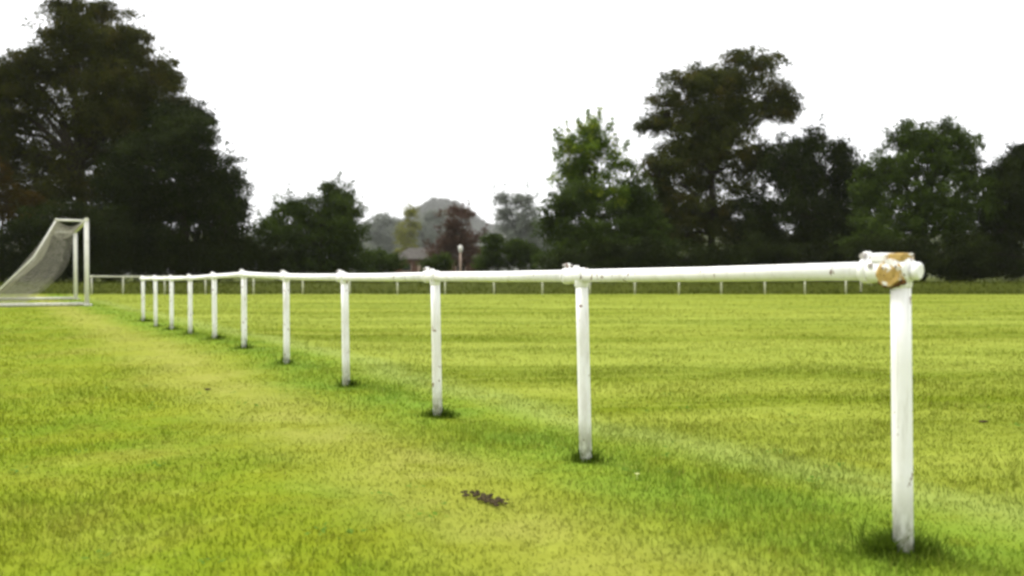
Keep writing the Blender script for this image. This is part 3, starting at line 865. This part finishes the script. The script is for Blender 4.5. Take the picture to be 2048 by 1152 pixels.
tree('broadleaf_tree', 'dark tree cut by the right picture edge', 'tree', 52, 2060,
     [(2035, 330, 40, 40), (2052, 300, 32, 28), (2075, 330, 60, 60), (2020, 390, 45, 50), (2070, 430, 80, 60), (2010, 460, 50, 60), (2080, 510, 80, 50), (2130, 400, 70, 80)],
     L_dark, TG, clump=0.48, per=60, size=0.18, tau=4.2, trunk_r=0.26, seed=17)
tree('shrub', 'dark undergrowth below the spreading tree at middle right', 'shrub', 54, 1270,
     [(1130, 530, 50, 30), (1210, 520, 60, 38), (1290, 515, 60, 42), (1370, 520, 60, 38), (1168, 540, 50, 28), (1248, 540, 50, 28), (1328, 540, 50, 28), (1408, 540, 50, 28)],
     L_dark, TG, clump=0.44, per=55, size=0.16, tau=4.5, trunk_r=0.08, seed=18, split=0.2)
tree('shrub', 'dark undergrowth round the trunk of the tallest right tree', 'shrub', 54.5, 1500,
     [(1440, 520, 55, 40), (1520, 515, 60, 45), (1600, 520, 60, 42), (1680, 515, 60, 45), (1478, 540, 50, 28), (1558, 540, 50, 28), (1638, 540, 50, 28), (1718, 540, 50, 28)],
     L_dark, TG, clump=0.44, per=55, size=0.16, tau=4.5, trunk_r=0.08, seed=19, split=0.2)
tree('shrub', 'black undergrowth below the bushy trees at the far right', 'shrub', 51, 1900,
     [(1755, 515, 60, 48), (1840, 520, 65, 45), (1920, 515, 65, 50), (2000, 515, 60, 50), (2090, 520, 60, 45), (1793, 540, 50, 28), (1878, 540, 50, 28), (1958, 540, 50, 28), (2038, 540, 50, 28), (2128, 540, 50, 28)],
     L_dark, TG, clump=0.44, per=55, size=0.16, tau=5.0, trunk_r=0.08, seed=24, split=0.2)
RNG = np.random.default_rng(99)

# ------------------------------------------------------------------ pavilion and pale post in the gap
M['wall'] = make_plain('brown_boarding', (0.075, 0.040, 0.026), (0.13, 0.072, 0.048), 3, 0.85, 0.1)
M['roof'] = make_plain('roof_felt', (0.050, 0.046, 0.040), (0.085, 0.078, 0.068), 2, 0.9, 0.1)
M['glass'] = make_plain('dark_glass', (0.02, 0.022, 0.025), (0.03, 0.032, 0.035), 1, 0.15, 0.5, 0)
M['trim'] = make_plain('pale_trim', (0.30, 0.22, 0.17), (0.40, 0.30, 0.24), 3, 0.7, 0.2)
PD = 125.0
pc = px(868, 540, PD); pz = float(ground_z(pc.x, PD))
pav = empty('pavilion', (pc.x, PD, pz), 'low brown pavilion with shallow pale roof in the middle gap', 'building')
wd, dp, ht = 11.6, 6.0, 2.9
bm = bmesh.new(); add_box(bm, (0, dp / 2, ht / 2), (wd, dp, ht)); bm_obj('wall', bm, M['wall'], pav)
bm = bmesh.new()
rv = [bm.verts.new(q) for q in ((-wd / 2 - .5, -.6, ht), (wd / 2 + .5, -.6, ht), (wd / 2 + .5, dp + .6, ht), (-wd / 2 - .5, dp + .6, ht), (-wd / 2 + 1.8, dp / 2, ht + 1.75), (wd / 2 - 1.8, dp / 2, ht + 1.75))]
for q in ((0, 1, 5, 4), (1, 2, 5), (2, 3, 4, 5), (3, 0, 4), (3, 2, 1, 0)): bm.faces.new([rv[i] for i in q])
bm_obj('roof', bm, M['roof'], pav)
for xw in (-4.0, 0.2, 3.9):
    bm = bmesh.new(); add_box(bm, (xw, -0.02, 1.65), (1.5, 0.06, 1.1)); w_ = bm_obj('window', bm, M['trim'], pav)
    bm = bmesh.new(); add_box(bm, (xw, -0.06, 1.65), (1.3, 0.03, 0.9)); bm_obj('pane', bm, M['glass'], w_)
bm = bmesh.new(); add_box(bm, (-1.9, -0.03, 1.05), (1.0, 0.06, 2.1)); bm_obj('door', bm, M['trim'], pav)

c = px(921, 545, 60); cz = float(ground_z(c.x, 60))
lamp = empty('lamp_post', (c.x, 60, cz), 'pale post with white rounded top beside the copper brown tree', 'post')
bm = bmesh.new(); add_tube(bm, [(0, 0, -0.05), (0, 0, 1.2), (0, 0, 2.05)], [0.10, 0.085, 0.075], 10); bm_obj('pole', bm, M['trim'], lamp)
bm = bmesh.new(); add_tube(bm, [(0, 0, 2.05), (0, 0, 2.10), (0, 0, 2.28), (0, 0, 2.46), (0, 0, 2.54)], [0.09, 0.13, 0.17, 0.15, 0.05], 14)
bm_obj('lamp_head', bm, M['goal'], lamp)

# ------------------------------------------------------------------ soil clods, fallen leaves
def clod(x, y, n, spread, rad, label):
    root = empty('soil_clod', (x, y, float(ground_z(x, y))), label, 'soil')
    bm = bmesh.new()
    for i in range(n):
        a = i / max(1, n - 1)
        p = Vector((spread[0] * (a - 0.5) + random.uniform(-.25, .25) * spread[0], spread[1] * (a - 0.5) + random.uniform(-.3, .3) * abs(spread[1]), 0.013))
        r = rad * random.uniform(0.55, 1.2)
        g = bmesh.ops.create_icosphere(bm, subdivisions=2, radius=r, matrix=Matrix.Translation(p) @ Matrix.Diagonal((1.4, 1.1, 0.6, 1)))
        for v in g['verts']:
            v.co += Vector((random.uniform(-1, 1), random.uniform(-1, 1), random.uniform(-1, 1))) * r * 0.22
    o = bm_obj('crumbs', bm, M['soil'], root); o['kind'] = 'stuff'
p = px(972, 1005, HC * F / (1005 - HY)); clod(p.x, p.y, 75, (0.14, -0.13), 0.0062, 'dark crumbled soil scrape on the near grass left of the second post')
p = px(1970, 848, HC * F / (848 - HY)); clod(p.x, p.y, 3, (0.03, 0.0), 0.009, 'small dark clod on the field right of the nearest post')
p = px(415, 777, HC * F / (777 - HY)); clod(p.x, p.y, 3, (0.035, 0.0), 0.010, 'small dark clod on the worn path left of the barrier')
M['petal'] = make_plain('pale_yellow', (0.55, 0.60, 0.22), (0.75, 0.76, 0.40), 40, 0.6, 0.2)
p = px(1275, 955, HC * F / (955 - HY)); gzv = float(ground_z(p.x, p.y))
bm = bmesh.new()
for k in range(14):
    a = k * 0.449; r0 = Matrix.Rotation(a, 3, 'Z')
    q = [r0 @ Vector(v) for v in ((0, 0, 0.030), (0.005, -0.003, 0.033), (0.010, 0, 0.036 + 0.004 * (k % 2)), (0.005, 0.003, 0.033))]
    bm.faces.new([bm.verts.new(v) for v in q])
add_tube(bm, [(0, 0, -0.01), (0, 0, 0.030)], 0.0015, 5)
fl = bm_obj('dandelion', bm, M['petal']); fl.location = (p.x, p.y, gzv - 0.008)
tag(fl, 'single pale yellow flower in the grass right of the second post', 'flower')

# ------------------------------------------------------------------ haze
hz = bpy.data.materials.new('haze'); hz.use_nodes = True
hn, hl = hz.node_tree.nodes, hz.node_tree.links
hn.clear()
ho = hn.new('ShaderNodeOutputMaterial'); hv = hn.new('ShaderNodeVolumePrincipled')
hv.inputs['Color'].default_value = (0.93, 0.94, 0.96, 1)
hv.inputs['Density'].default_value = 0.00011
hl.new(hv.outputs[0], ho.inputs['Volume'])
bm = bmesh.new(); add_box(bm, (0, 900, 83.5), (2900, 2300, 171))
o = bm_obj('haze', bm, hz)
tag(o, 'thin pale autumn haze over the whole field', 'haze', kind='stuff')
